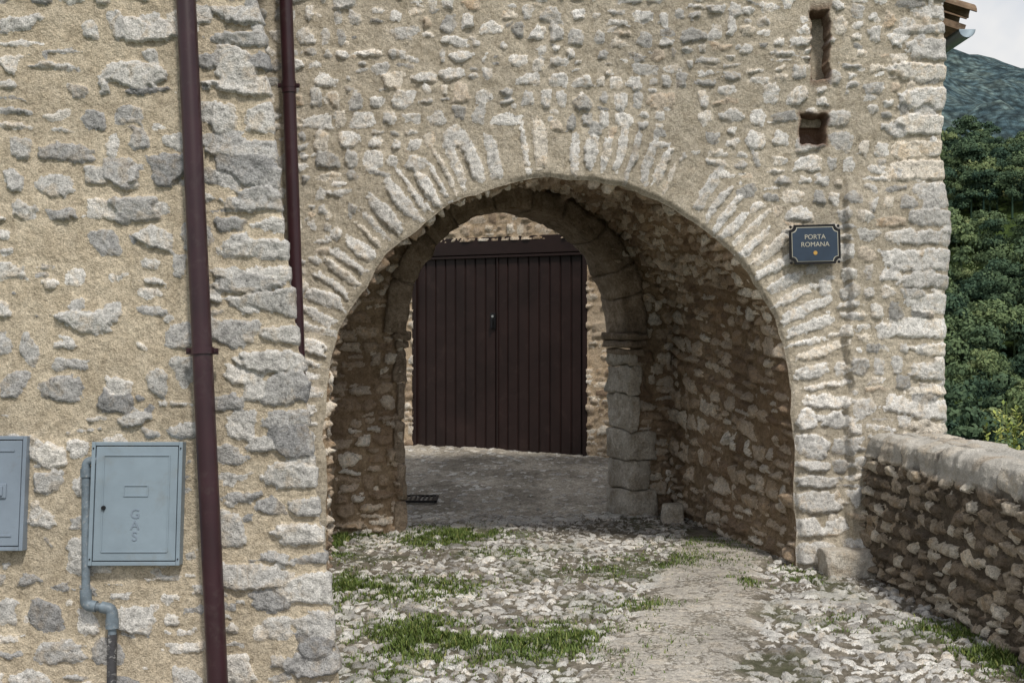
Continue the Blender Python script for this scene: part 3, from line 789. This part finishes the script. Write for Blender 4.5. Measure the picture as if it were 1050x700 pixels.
protos=[tree_proto('tree_a',1,1300,9,4.2),tree_proto('tree_b',2,1200,12,3.2),tree_proto('tree_c',3,1100,6,4.6)]
for k_,pr_ in enumerate(protos):
    r=np.random.default_rng(50+k_); n=430
    yy=np.sqrt(r.uniform(115**2,430**2,n)); rat=r.uniform(.32,.56,n); xx=yy*rat
    fld=((rat>.430)&(rat<.458)&(yy>288)&(yy<346))
    ok=~fld&(xx>18); yy=yy[ok]; xx=xx[ok]; n2=len(xx)
    zz=terr(xx,yy); s=r.uniform(.45,1.5,n2)
    a=r.uniform(0,6.283,n2)
    cs_=[]
    for j in range(4):
        aa=a+math.pi/4+j*math.pi/2; cs_.append(np.stack([xx+np.cos(aa)*s*.7071,yy+np.sin(aa)*s*.7071,zz-.1],-1))
    co=np.stack(cs_,1).reshape(-1,3)
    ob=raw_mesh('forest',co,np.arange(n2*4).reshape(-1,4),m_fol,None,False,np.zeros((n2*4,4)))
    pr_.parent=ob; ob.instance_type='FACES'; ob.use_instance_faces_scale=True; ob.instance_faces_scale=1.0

m_weed=grass_mat('weed_leaves',(.09,.14,.03),(.24,.30,.06),(.46,.46,.14))
def weeds(name,bases,N):
    co=[];fc=[];cl=[]
    for (bx_,by_,bz_,hh_) in bases:
        for _ in range(N):
            a=U(0,6.28); ln_=hh_*U(.72,1); lean=U(.02,.22)
            tip=Vector((bx_+math.cos(a)*lean,by_+math.sin(a)*lean,bz_+ln_)); b0=Vector((bx_+U(-.05,.05),by_+U(-.05,.05),bz_))
            i=len(co); w=Vector((-math.sin(a),math.cos(a),0))*.004
            co+=[b0-w,b0+w,tip+w*.3,tip-w*.3]; fc.append((i,i+1,i+2,i+3)); c=U(.1,.5); cl+=[c]*4
            for j in range(16):
                t_=U(.55,1.); p0=b0.lerp(tip,t_); d=Vector((U(-1,1),U(-1,1),U(-.1,.9))).normalized(); l_=U(.03,.075)*(1.2-t_*.5)
                s_=d.cross(Vector((0,0,1))).normalized()*l_*.22; i=len(co)
                co+=[p0,p0+d*l_*.5+s_,p0+d*l_,p0+d*l_*.5-s_]; fc.append((i,i+1,i+2,i+3)); c=U(.3,1); cl+=[c]*4
    cl=np.array(cl); raw_mesh(name,np.array([list(v_) for v_ in co]),np.array(fc),m_weed,None,False,np.stack([cl,cl,cl,np.ones_like(cl)],-1))
weeds('wild_plant',[(3.16+U(0,.15),yy_,.05,(1.26-.10*(yy_-6.6)/1.0)+U(-.10,.08)) for yy_ in np.arange(6.5,7.7,.11)],8)

# ------------------------------------------------------------------ WORLD, LIGHT, CAMERA
w=bpy.data.worlds.new('World'); scene.world=w; w.use_nodes=True; nt=w.node_tree
bg=nt.nodes['Background']; sk=nt.nodes.new('ShaderNodeTexSky'); sk.sky_type='NISHITA'; sk.sun_disc=False
EL=57; AZ=158
sk.sun_elevation=math.radians(EL); sk.sun_rotation=math.radians(AZ); sk.dust_density=2.0
tcw=nt.nodes.new('ShaderNodeTexCoord'); nw=nt.nodes.new('ShaderNodeTexNoise'); nw.inputs['Scale'].default_value=2.6; nw.inputs['Detail'].default_value=6; nw.inputs['Roughness'].default_value=.6
nt.links.new(tcw.outputs['Generated'],nw.inputs['Vector'])
rw=nt.nodes.new('ShaderNodeValToRGB'); rw.color_ramp.elements[0].position=.36; rw.color_ramp.elements[0].color=(.25,.25,.25,1); rw.color_ramp.elements[1].position=.60; rw.color_ramp.elements[1].color=(1,1,1,1)
nt.links.new(nw.outputs['Fac'],rw.inputs[0])
mw=nt.nodes.new('ShaderNodeMix'); mw.data_type='RGBA'; nt.links.new(rw.outputs[0],mw.inputs[0]); nt.links.new(sk.outputs[0],mw.inputs[6]); mw.inputs[7].default_value=(6.0,6.0,6.0,1)
nt.links.new(mw.outputs[2],bg.inputs['Color']); bg.inputs['Strength'].default_value=.14
sl=bpy.data.lights.new('sun','SUN'); sl.energy=2.9; sl.angle=math.radians(6); sl.color=(1,.94,.85)
so=bpy.data.objects.new('sun',sl); COL.objects.link(so)
to=Vector((math.sin(math.radians(AZ))*math.cos(math.radians(EL)),math.cos(math.radians(AZ))*math.cos(math.radians(EL)),math.sin(math.radians(EL))))
so.rotation_euler=to.to_track_quat('Z','Y').to_euler(); so.location=(2,-5,8)
cam=bpy.data.cameras.new('camera'); cam.lens=36*F/1050; cam.sensor_width=36; cam.clip_end=9000; cam.clip_start=.05
co_=bpy.data.objects.new('camera',cam); COL.objects.link(co_); co_.location=(0,0,CZ); co_.rotation_euler=(math.pi/2,0,0)
scene.camera=co_
scene.view_settings.view_transform='Standard'; scene.view_settings.look='None'; scene.view_settings.exposure=0
